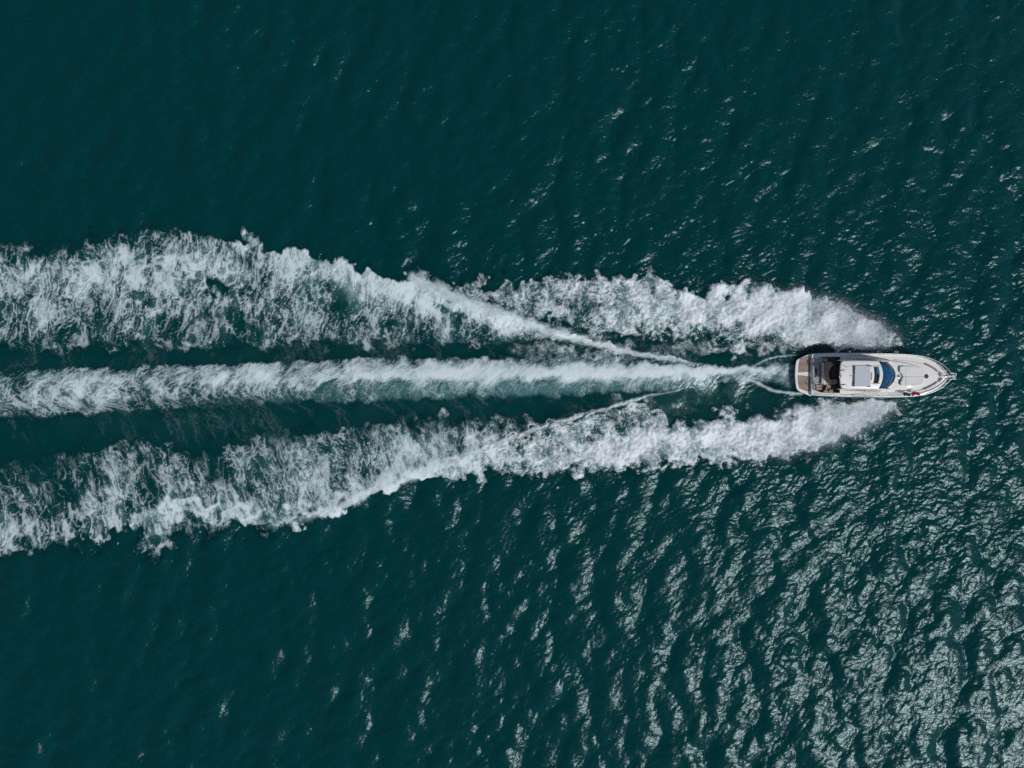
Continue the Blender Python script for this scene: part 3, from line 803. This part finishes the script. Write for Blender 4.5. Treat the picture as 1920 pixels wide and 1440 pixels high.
# cabin sides from the hardtop down to the side deck
def base_hw(x):
    return float(np.interp(x, [3.4, 4.0, 5, 7, 8.2, 9.0], [1.36, 1.48, 1.56, 1.57, 1.50, 1.32]))
for s in (1, -1):
    rows = []
    for x in np.linspace(3.55, 8.5, 16):
        zb = zd(x) - .09
        top = 3.16 if x < 6.9 else 3.16 - (x - 6.9) * .60
        tw = roof_hw(min(x, 7.2)) - .04 if x < 6.9 else 1.26 + (x - 6.9) * .06
        rows.append([(x, s * base_hw(x), zb), (x, s * (base_hw(x) - .02), zb + .28), (x, s * (tw + (base_hw(x) - tw) * .30), top - .16), (x, s * tw, top)])
    side = grid('cabin_side', rows, M['gel'], boat, smooth_=True, solid=.03)
    # window strip, three panes
    spans = [(4.15, 5.25), (5.30, 6.35), (6.40, 7.55)]
    for (xa, xb) in spans:
        rws = []
        for x in np.linspace(xa, xb, 5):
            zb = zd(x) + .19; top = 3.0 if x < 6.8 else 3.0 - (x - 6.8) * .62
            tw = roof_hw(min(x, 7.2)) - .04 + (base_hw(x) - roof_hw(min(x, 7.2)) + .02) * .30 if x < 6.9 else 1.33 + (x - 6.9) * .04
            taper = min(1, max(.12, (x - 4.1) / 1.1)) * min(1, max(.2, (7.75 - x) / .8))
            zt = zb + (top - zb) * taper
            y0 = base_hw(x) - .02; y1 = y0 + (tw - y0) * taper
            rws.append([(x, s * (y0 + .022), zb), (x, s * (y1 + .022), zt)])
        grid('side_window', rws, M['smoke'], boat, smooth_=False, solid=.015)
# windscreen
def ws_top(t):
    return Vector((roof_x(t, 1.0) + .03 - .0 * t, t * 1.27, 3.22 - .02 * t * t))
def ws_bot(t):
    return Vector((8.86 - .82 * t * t - .12 * t ** 4, t * 1.36, 2.20 - .02 * t * t))
def ws_pane(t0, t1, off=.0, u0=.03, u1=.97, n=8):
    rws = []
    for t in np.linspace(t0, t1, n):
        a, b = ws_top(t), ws_bot(t)
        r = []
        for u in np.linspace(u0, u1, 6):
            p = a.lerp(b, u); p.z += .13 * math.sin(math.pi * u) + off; r.append(tuple(p))
        rws.append(r)
    return rws
wscreen = grid('windscreen_frame', ws_pane(-1.0, -.985, .012, 0, 1, 3), M['trim'], boat, solid=.03)
grid('pillar', ws_pane(.985, 1.0, .012, 0, 1, 3), M['trim'], wscreen, solid=.03)
for t in (-.60, .60):
    grid('mullion', ws_pane(t - .012, t + .012, .012, 0, 1, 3), M['trim'], wscreen, solid=.03)
for (a, b) in ((-.985, -.61), (-.59, .59), (.61, .985)):
    grid('windscreen_pane', ws_pane(a, b), M['windscreen'], boat)
rw = [[tuple(ws_bot(t) + Vector((-.03, 0, .02))), tuple(ws_bot(t) + Vector((.10, 0, .0))), tuple(ws_bot(t) + Vector((.16, 0, -.12)))] for t in np.linspace(-1, 1, 17)]
grid('windscreen_sill', rw, M['gel'], boat, solid=.02)
for X, Y, dx, dy in ((1186, 378, -.55, .35), (1180, 330, -.5, -.45), (1180, 440, -.55, .3)):
    x, y = pl(X, Y, 2.3)
    tube('wiper', [(x, y, 2.30), (x - .12, y + dy * .2, 2.46), (x + dx, y + dy, 2.86)], .014, M['black'], boat, 5)
# roof front brow
# sunroof panel slid aft
zr = 3.46
sp_ = [(756, 262), (900, 262), (912, 290), (920, 330), (923, 370), (920, 410), (912, 450), (904, 476), (750, 474), (748, 370)]
fr_ = prism('sunroof_frame', [pl(X, Y, zr) for X, Y in [(748, 257), (918, 257), (926, 300), (932, 370), (927, 432), (916, 482), (740, 480), (738, 370)]], 3.37, 3.44, M['gel'], boat, .02)
prism('sunroof_panel', [pl(X, Y, zr) for X, Y in sp_], 3.441, zr, M['roofglass'], boat, .012)
for pts in ([(742, 258), (753, 258), (746, 478), (736, 478)], [(884, 255), (920, 255), (924, 270), (912, 270), (908, 263), (884, 263)], [(878, 484), (912, 484), (918, 468), (908, 468), (904, 477), (878, 477)],
            [(926, 330), (931, 330), (933, 370), (931, 410), (926, 410), (928, 370)]):
    prism('seal', [pl(X, Y, zr) for X, Y in pts], 3.40, zr + .012, M['trim'], fr_, .004)
for s in (1, -1):
    y = s * hole_t * 1.33 * 1.04
    tube('sunroof_rail', [(4.9, y, 3.385), (6.9, y, 3.385)], .014, M['steel'], boat, 6)
tube('roof_groove', [(*pl(690, 365, 3.4), 3.372), (*pl(748, 366, 3.4), 3.372)], .014, M['trim'], boat, 5)
for Y0 in (268, 478):
    tube('roof_groove', [(*pl(655, Y0, 3.36), 3.352), (*pl(745, Y0, 3.36), 3.352)], .006, M['steel'], boat, 5)
# saloon seen through the open roof and the windscreen
box('saloon_floor', 3.95, 8.3, -1.35, 1.35, 1.30, 1.34, M['walnut'], boat, 0)
for yy in (-.32, .42):
    seat = box('helm_seat', 6.05, 6.6, yy - .26, yy + .26, 1.9, 2.05, M['leather'], boat, .05)
    prism('seat_back', [(5.92, yy - .25), (6.06, yy - .25), (6.06, yy + .25), (5.92, yy + .25)], 2.0, 2.55, M['leather'], seat, .05)
dash = prism('dashboard', [(7.15, -1.15), (7.9, -1.2), (8.35, -.6), (8.45, 0), (8.35, .6), (7.9, 1.2), (7.15, 1.15), (7.1, 0)], 1.35, 2.12, M['dashm'], boat, .06)
box('instrument_hood', 7.2, 7.65, -.75, .1, 2.13, 2.24, M['leather'], dash, .04)
wh = [(7.02 + .06 * math.cos(a), -.32 + .19 * math.cos(a + 1.57), 2.3 + .19 * math.sin(a + 1.57)) for a in np.linspace(0, 2 * math.pi, 20)]
tube('steering_wheel', wh, .016, M['steel'], boat, 6)
for (xx, yy, wx_, wy_, hh) in ((7.55, .52, .34, .3, .06), (7.9, -.55, .3, .22, .07), (7.8, .15, .26, .2, .04), (7.75, -.95, .3, .22, .05)):
    box('bright_patch_block', xx - wx_ / 2, xx + wx_ / 2, yy - wy_ / 2, yy + wy_ / 2, 2.121, 2.121 + hh, M['cream'], dash, .01)  # pale blocks added to show as bright blue patches through the windscreen
# masthead gear on the aft roof edge
mx, my = pl(592, 368, 3.5)
mast = lathe('mast_base', [(.10, 3.33), (.09, 3.40), (.05, 3.44), (.04, 3.62)], M['steel'], boat, 12, at=(mx + .06, my, 0))
box('antenna_bracket', mx - .06, mx + .16, my - .20, my + .16, 3.44, 3.47, M['steel'], mast, .01)
lathe('mast_light', [(.035, 3.62), (.04, 3.66), (.04, 3.72), (.02, 3.75)], M['gel'], mast, 10, at=(mx + .06, my, 0))
for (X, Y) in ((625, 308), (640, 462)):
    x, y = pl(X, Y, 3.45)
    hn = tube('horn', [(x - .2, y - .02, 3.38), (x - .05, y, 3.39), (x + .12, y + .03, 3.40), (x + .2, y + .05, 3.40)], [.05, .025, .02, .035], M['steel'], boat, 8)
    box('bracket', x - .03, x + .03, y - .04, y + .06, 3.33, 3.39, M['black'], hn, .005)
for (X, Y, dx, dy) in ((632, 250, .55, -.30), (610, 345, -.2, .1)):
    x, y = pl(X, Y, 3.4)
    tube('whip_antenna', [(x, y, 3.34), (x - .02, y, 3.42), (x + dx * .6, y + dy, 3.5)], .012, M['trim'], boat, 5)
x, y = pl(845, 522, 2.9)
lathe('side_light', [(.04, 0), (.06, .04), (.06, .12), (.03, .15)], M['black'], boat, 10, at=(x, y - .02, 3.0))

# foredeck -----------------------------------------------------------------------------
rows = []
for x in [8.3, 8.7, 9.2, 9.8, 10.4, 10.9, 11.3, 11.6, 11.8]:
    k = float(np.interp(x, [8.3, 8.9, 10.8, 11.5, 11.8], [1.42, 1.36, 1.06, .70, .40])); zb = zd(x) - .12
    hgt = float(np.interp(x, [8.3, 9.2, 10.6, 11.5, 11.8], [.30, .28, .20, .10, .04]))
    rows.append([(x, -k - .10, zb), (x, -k, zb + hgt * .75), (x, -k + .08, zb + hgt)] + [(x, k * t * .9, zb + hgt + .04 * (1 - t * t)) for t in (-.6, 0, .6)] + [(x, k - .08, zb + hgt), (x, k, zb + hgt * .75), (x, k + .10, zb)])
trunk = grid('foredeck_trunk', rows, M['gel'], boat, smooth_=True)
e = trunk.modifiers.new('edge', 'EDGE_SPLIT'); e.split_angle = math.radians(30)
def ztr(x):
    return zd(x) - .12 + float(np.interp(x, [8.3, 9.2, 10.6, 11.5, 11.8], [.30, .28, .20, .10, .04])) + .03
zf = 2.14
def fz(d):
    return lambda x, y: ztr(x) + d
fpad = prism('foredeck_sunpad', [pl(X, Y, zf) for X, Y in [(1286, 262), (1380, 264), (1440, 276), (1480, 300), (1486, 366), (1286, 368)]], 1.9, 0, M['pad'], boat, .035, ztop=fz(.10))
prism('sunpad_cushion', [pl(X, Y, zf) for X, Y in [(1286, 374), (1486, 373), (1480, 440), (1440, 462), (1380, 472), (1284, 474)]], 1.9, 0, M['pad'], fpad, .035, ztop=fz(.10))
bk = prism('sunpad_backrest', [pl(X, Y, zf) for X, Y in [(1218, 268), (1240, 264), (1281, 262), (1281, 372), (1246, 372), (1244, 350), (1226, 330), (1216, 322)]], 1.9, 0, M['pad2'], boat, .05, ztop=lambda x, y: ztr(x) + .20)
prism('cushion', [pl(X, Y, zf) for X, Y in [(1246, 378), (1281, 376), (1277, 472), (1240, 470), (1226, 462), (1226, 430), (1240, 410)]], 1.9, 0, M['pad2'], bk, .05, ztop=lambda x, y: ztr(x) + .20)
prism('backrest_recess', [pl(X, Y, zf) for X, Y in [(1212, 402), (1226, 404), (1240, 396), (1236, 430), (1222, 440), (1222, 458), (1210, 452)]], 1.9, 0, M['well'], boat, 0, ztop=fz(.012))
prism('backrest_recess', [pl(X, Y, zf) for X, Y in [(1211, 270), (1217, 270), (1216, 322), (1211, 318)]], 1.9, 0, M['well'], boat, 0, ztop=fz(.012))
for (X, Y, R_, r_, ring) in ((1218, 370, .19, .105, True), (1515, 372, .24, .205, True)):
    x, y = pl(X, Y, 2.2); z = (ztr(x) if x < 11.6 else zd(x) - .06)
    hat = lathe('deck_hatch', [(R_, z - .1), (R_, z + .035), (R_ - .02, z + .05), (.01, z + .05)], M['gel'], boat, 28, at=(x, y, 0))
    lathe('hatch_glass', [(r_, z + .04), (r_, z + .062), (r_ - .02, z + .068), (.01, z + .068)], M['black'], hat, 28, at=(x, y, 0))
def strip(name, pts, w, z_, m, h=.02):
    left = []; right = []
    P_ = [Vector(pl(X, Y, z_)) for X, Y in pts]
    for i, p in enumerate(P_):
        d = (P_[min(i + 1, len(P_) - 1)] - P_[max(i - 1, 0)]).normalized(); nrm = Vector((-d.y, d.x)) * w / 2
        left.append(tuple(p + nrm)); right.append(tuple(p - nrm))
    return prism(name, left + right[::-1], 1.9, 0, m, boat, .006, ztop=lambda x, y: zd(x) - .10 + .05 * (1 - (y / max(hb(x), .2)) ** 2) + h)
strip('deck_strip', [(1487, 233), (1530, 252), (1575, 277), (1606, 300), (1624, 318)], .20, 2.1, M['strip'])
strip('deck_strip', [(1474, 505), (1520, 487), (1565, 463), (1600, 441), (1619, 428)], .20, 2.1, M['strip'])
for pts in ([(1180, 196), (1280, 202), (1380, 216), (1470, 240)], [(1200, 238), (1280, 236), (1370, 240)], [(1250, 488), (1300, 490), (1340, 486)], [(1340, 520), (1420, 520), (1465, 512)]):
    strip('deck_groove', pts, .03, 2.05, M['steel'], .012)
# anchor gear
for tri in ([(1640, 314), (1694, 348), (1660, 352), (1634, 354)], [(1634, 384), (1656, 384), (1684, 392), (1652, 430), (1632, 428)]):
    prism('anchor_locker_lid', [pl(X, Y, 2.15) for X, Y in tri], 1.95, 0, M['well'], boat, .008, ztop=lambda x, y: zd(x) - .035)
x, y = pl(1664, 366, 2.2)
wl_ = lathe('windlass', [(.11, 2.02), (.11, 2.14), (.07, 2.16), (.07, 2.22), (.09, 2.23), (.09, 2.27), (.01, 2.28)], M['chrome'], boat, 16, at=(x, y, 0))
tube('chain', [(x, y, 2.2), (x + .3, y, 2.17), (x + .75, y, 2.21)], .03, M['steel'], wl_, 6)
x0, y0 = pl(1745, 370, 2.2)
box('bow_roller', x0 - .35, x0 + .22, y0 - .09, y0 + .09, 2.08, 2.16, M['chrome'], boat, .01)
for s in (1, -1):
    tube('pulpit_rail', [(x0 - .3, y0 + s * .26, 2.22), (x0 + .1, y0 + s * .27, 2.30), (x0 + .62, y0 + s * .27, 2.32), (x0 + .66, y0 + s * .22, 2.30)], .024, M['chrome'], boat, 6)
anch = prism('anchor', [(x0 + .02, y0 - .05), (x0 + .30, y0 - .05), (x0 + .34, y0 - .20), (x0 + .56, y0 - .16), (x0 + .66, y0), (x0 + .56, y0 + .16), (x0 + .34, y0 + .20), (x0 + .30, y0 + .05), (x0 + .02, y0 + .05)], 2.12, 2.22, M['steel'], boat, .02)
# rails along the side decks
def rail_pt(x, s, h, out=.0):
    return (x, s * (hb(x) - .07 + out), zd(x) + h)
for s in (1, -1):
    xs_r = np.concatenate([np.linspace(5.2, 12.6, 24), np.linspace(12.75, 13.75, 8)])
    path = [(5.0, s * (hb(5.0) - .07), zd(5.0))] + [rail_pt(x, s, .58 * min(1, .45 + (x - 5.2) / 2.5), .05 + .02 * (x > 11)) for x in xs_r] + [(14.2, s * .22, zd(14) + .60), (14.28, 0, zd(14) + .60)]
    rail = tube('bow_rail', path, .027, M['chrome'], boat, 6)
    for x in (6.4, 7.6, 8.8, 10.0, 11.1, 12.1, 12.9, 13.5):
        a = rail_pt(x, s, 0); b = rail_pt(x + .05, s, .58 * min(1, .45 + (x + .05 - 5.2) / 2.5), .05)
        tube('stanchion', [a, b], .014, M['chrome'], rail, 5)
    tube('mid_rail', [rail_pt(x, s, .30, .03) for x in np.concatenate([np.linspace(8.6, 12.6, 12), np.linspace(12.75, 13.6, 6)])], .010, M['chrome'], rail, 5)
    for x in (1.9, 4.6, 8.0, 12.5):
        p = rail_pt(x, s, .0)
        cl = tube('cleat', [(x - .13, p[1], p[2] + .06), (x - .06, p[1], p[2] + .05), (x + .06, p[1], p[2] + .05), (x + .13, p[1], p[2] + .06)], [.012, .018, .018, .012], M['chrome'], boat, 6)
        box('cleat_foot', x - .04, x + .04, p[1] - .02, p[1] + .02, p[2] + .001, p[2] + .045, M['chrome'], cl, 0)

# ---------------------------------------------------------------- loose things aboard
def tagged(o, label, cat, group=None):
    o['label'] = label; o['category'] = cat
    if group: o['group'] = group
    return o
def drape(name, poly_fn, nu, nv, m, label, cat, amp, thick=.03, seed=0):
    """soft cloth sheet: poly_fn(u, v) -> boat x, y, z"""
    r_ = random.Random(seed); ph = [r_.uniform(0, 6.28) for _ in range(6)]
    root = thing(name, label, cat)
    rws = []
    for i in range(nu):
        row = []
        for j in range(nv):
            u = i / (nu - 1); v_ = j / (nv - 1); x, y, z = poly_fn(u, v_)
            z += amp * (math.sin(7 * u + 3 * v_ + ph[0]) * .5 + math.sin(15 * v_ + 5 * u + ph[1]) * .5 + math.sin(23 * v_ + ph[2]) * .25)
            row.append((x, y, z))
        rws.append(row)
    return root, rws
# orange towel on the sunpad's forward edge
def f_or(u, v_):
    X = 372 + 30 * u + 6 * math.sin(3.1 * v_); Y = 266 + 160 * v_
    x, y = pl(X + 4 * (abs(v_ - .5) * 2) ** 3, Y, 1.12); return x, y, 1.09 + .05 * math.sin(math.pi * u)
root, rws = drape('towel', f_or, 7, 26, M['orange'], 'orange towel laid across the grey aft sunpad of the yacht', 'towel', .012, seed=1)
grid('cloth', rws, M['orange'], root, solid=.04)
def f_cr(u, v_):
    wid = 26 + 34 * v_ ** 3
    X = 402 + (2 - 6 * v_ ** 3) + wid * u; Y = 222 + 230 * v_
    x, y = pl(X, Y, 1.35); return x, y, 1.22 + .10 * math.sin(math.pi * u) + .03 * math.sin(u * 14)
root, rws = drape('folded_cover', f_cr, 14, 26, M['cream'], 'folded cream canvas cover between the grey sunpad and the taupe settee', 'cover', .012, seed=2)
cvr = grid('canvas', rws, M['cream'], root, solid=.05)
x, y = pl(436, 452, 1.6)
tube('canvas_hem', [(*pl(398, 451, 1.3), 1.26), (*pl(430, 453, 1.3), 1.32), (*pl(461, 451, 1.3), 1.26)], .045, M['cream'], root, 8)
for pts, lb, mm, seed in (([(420, 520), (446, 512), (470, 522), (468, 540), (440, 547), (422, 538)], 'small tan cushion nearest the stern on the starboard coaming', M['tan'], 1),
                          ([(474, 518), (506, 508), (524, 514), (520, 540), (498, 547), (474, 540)], 'larger tan cushion nearest the cabin on the starboard coaming', M['tan'], 2)):
    root = thing('cushion', lb, 'cushion', 'tan cushions on the starboard coaming')
    c = prism('cushion_pad', [pl(X, Y, 1.4) for X, Y in pts], 1.22, 1.40, mm, root, .06)
    b = c.modifiers['bevel']; b.segments = 4
    cx, cy = pl(sum(p[0] for p in pts) / 6, sum(p[1] for p in pts) / 6, 1.40)
    lathe('button', [(.02, 1.395), (.02, 1.408), (.005, 1.41)], M['walnut'], root, 8, at=(cx, cy, 0))

def fender(X, Y, z, body, tip, label, L_=.62, r_=.135):
    x, y = pl(X, Y, z + .3)
    root = thing('fender', label, 'fender', 'fenders hanging over the sides of the yacht')
    pr = [(.03, z - L_ / 2 - .05), (.07, z - L_ / 2), (r_ * .9, z - L_ / 2 + .08), (r_, z - L_ / 2 + .18), (r_, z + L_ / 2 - .18), (r_ * .9, z + L_ / 2 - .08), (.07, z + L_ / 2)]
    lathe('fender_body', pr, body, root, 14, at=(x, y, 0))
    lathe('fender_cap', [(.075, z + L_ / 2 - .01), (.085, z + L_ / 2 + .04), (.045, z + L_ / 2 + .09), (.03, z + L_ / 2 + .12)], tip, root, 12, at=(x, y, 0))
    s = 1 if y > 0 else -1
    tube('lanyard', [(x, y, z + L_ / 2 + .11), (x, s * (hb(x) - .02), zd(x) + .05), (x, s * (hb(x) - .07), zd(x) + .25)], .012, M['rope'], root, 5)
fender(692, 108, 1.15, M['navy'], M['fender_grey'], 'aftmost navy fender on the port side, level with the cockpit front')
fender(990, 110, 1.25, M['navy'], M['fender_grey'], 'middle of three fenders on the port side, navy with a grey tip')
fender(1202, 114, 1.35, M['fender_cream'], M['fender_cream'], 'cream fender on the port side, furthest towards the bow', r_=.15)
fender(545, 598, 1.1, M['fender_grey'], M['fender_grey'], 'pale grey fender on the starboard side beside the cockpit')
fender(852, 602, 1.2, M['navy'], M['fender_grey'], 'navy fender with grey tip on the starboard side beside the sunroof')

# ensign tied along the starboard rail
root = thing('flag', 'navy, white and red striped flag tied along the starboard bow rail', 'flag')
fx0, fx1 = pl(1262, 582, 2.45)[0], pl(1428, 570, 2.45)[0]
def flag_rows(xa, xb, n):
    rws = []
    for x in np.linspace(xa, xb, n):
        k = (x - fx0) / (fx1 - fx0); row = []
        for v_ in np.linspace(0, 1, 6):
            row.append((x, -(hb(x) - .07) + .22 - .05 * k + .30 * (v_ - .75) + .05 * math.sin(k * 11) + .05 * k, zd(x) + .60 - .20 * v_ ** 1.5 + .05 * math.sin(k * 13 + v_ * 3)))
        rws.append(row)
    return rws
M_red = mat('red_flag_cloth', (.40, .03, .04), rough=.9, noise=.15); M_nvy = mat('navy_flag_cloth', (.012, .03, .075), rough=.9, noise=.15); M_wht = mat('white_flag_cloth', (.7, .7, .7), rough=.9, noise=.05)
w3 = fx1 - fx0
grid('navy_stripe', flag_rows(fx0, fx0 + w3 * .42, 9), M_nvy, root, solid=.012)
grid('white_stripe', flag_rows(fx0 + w3 * .42, fx0 + w3 * .50, 4), M_wht, root, solid=.012)
grid('red_stripe', flag_rows(fx0 + w3 * .50, fx1, 11), M_red, root, solid=.012)
xs_ = fx1 + .03
tube('flag_staff', [(xs_, -(hb(xs_) - .07) + .20, zd(xs_)), (xs_, -(hb(xs_) - .07) + .22, zd(xs_) + .75)], .012, M['chrome'], root, 6)
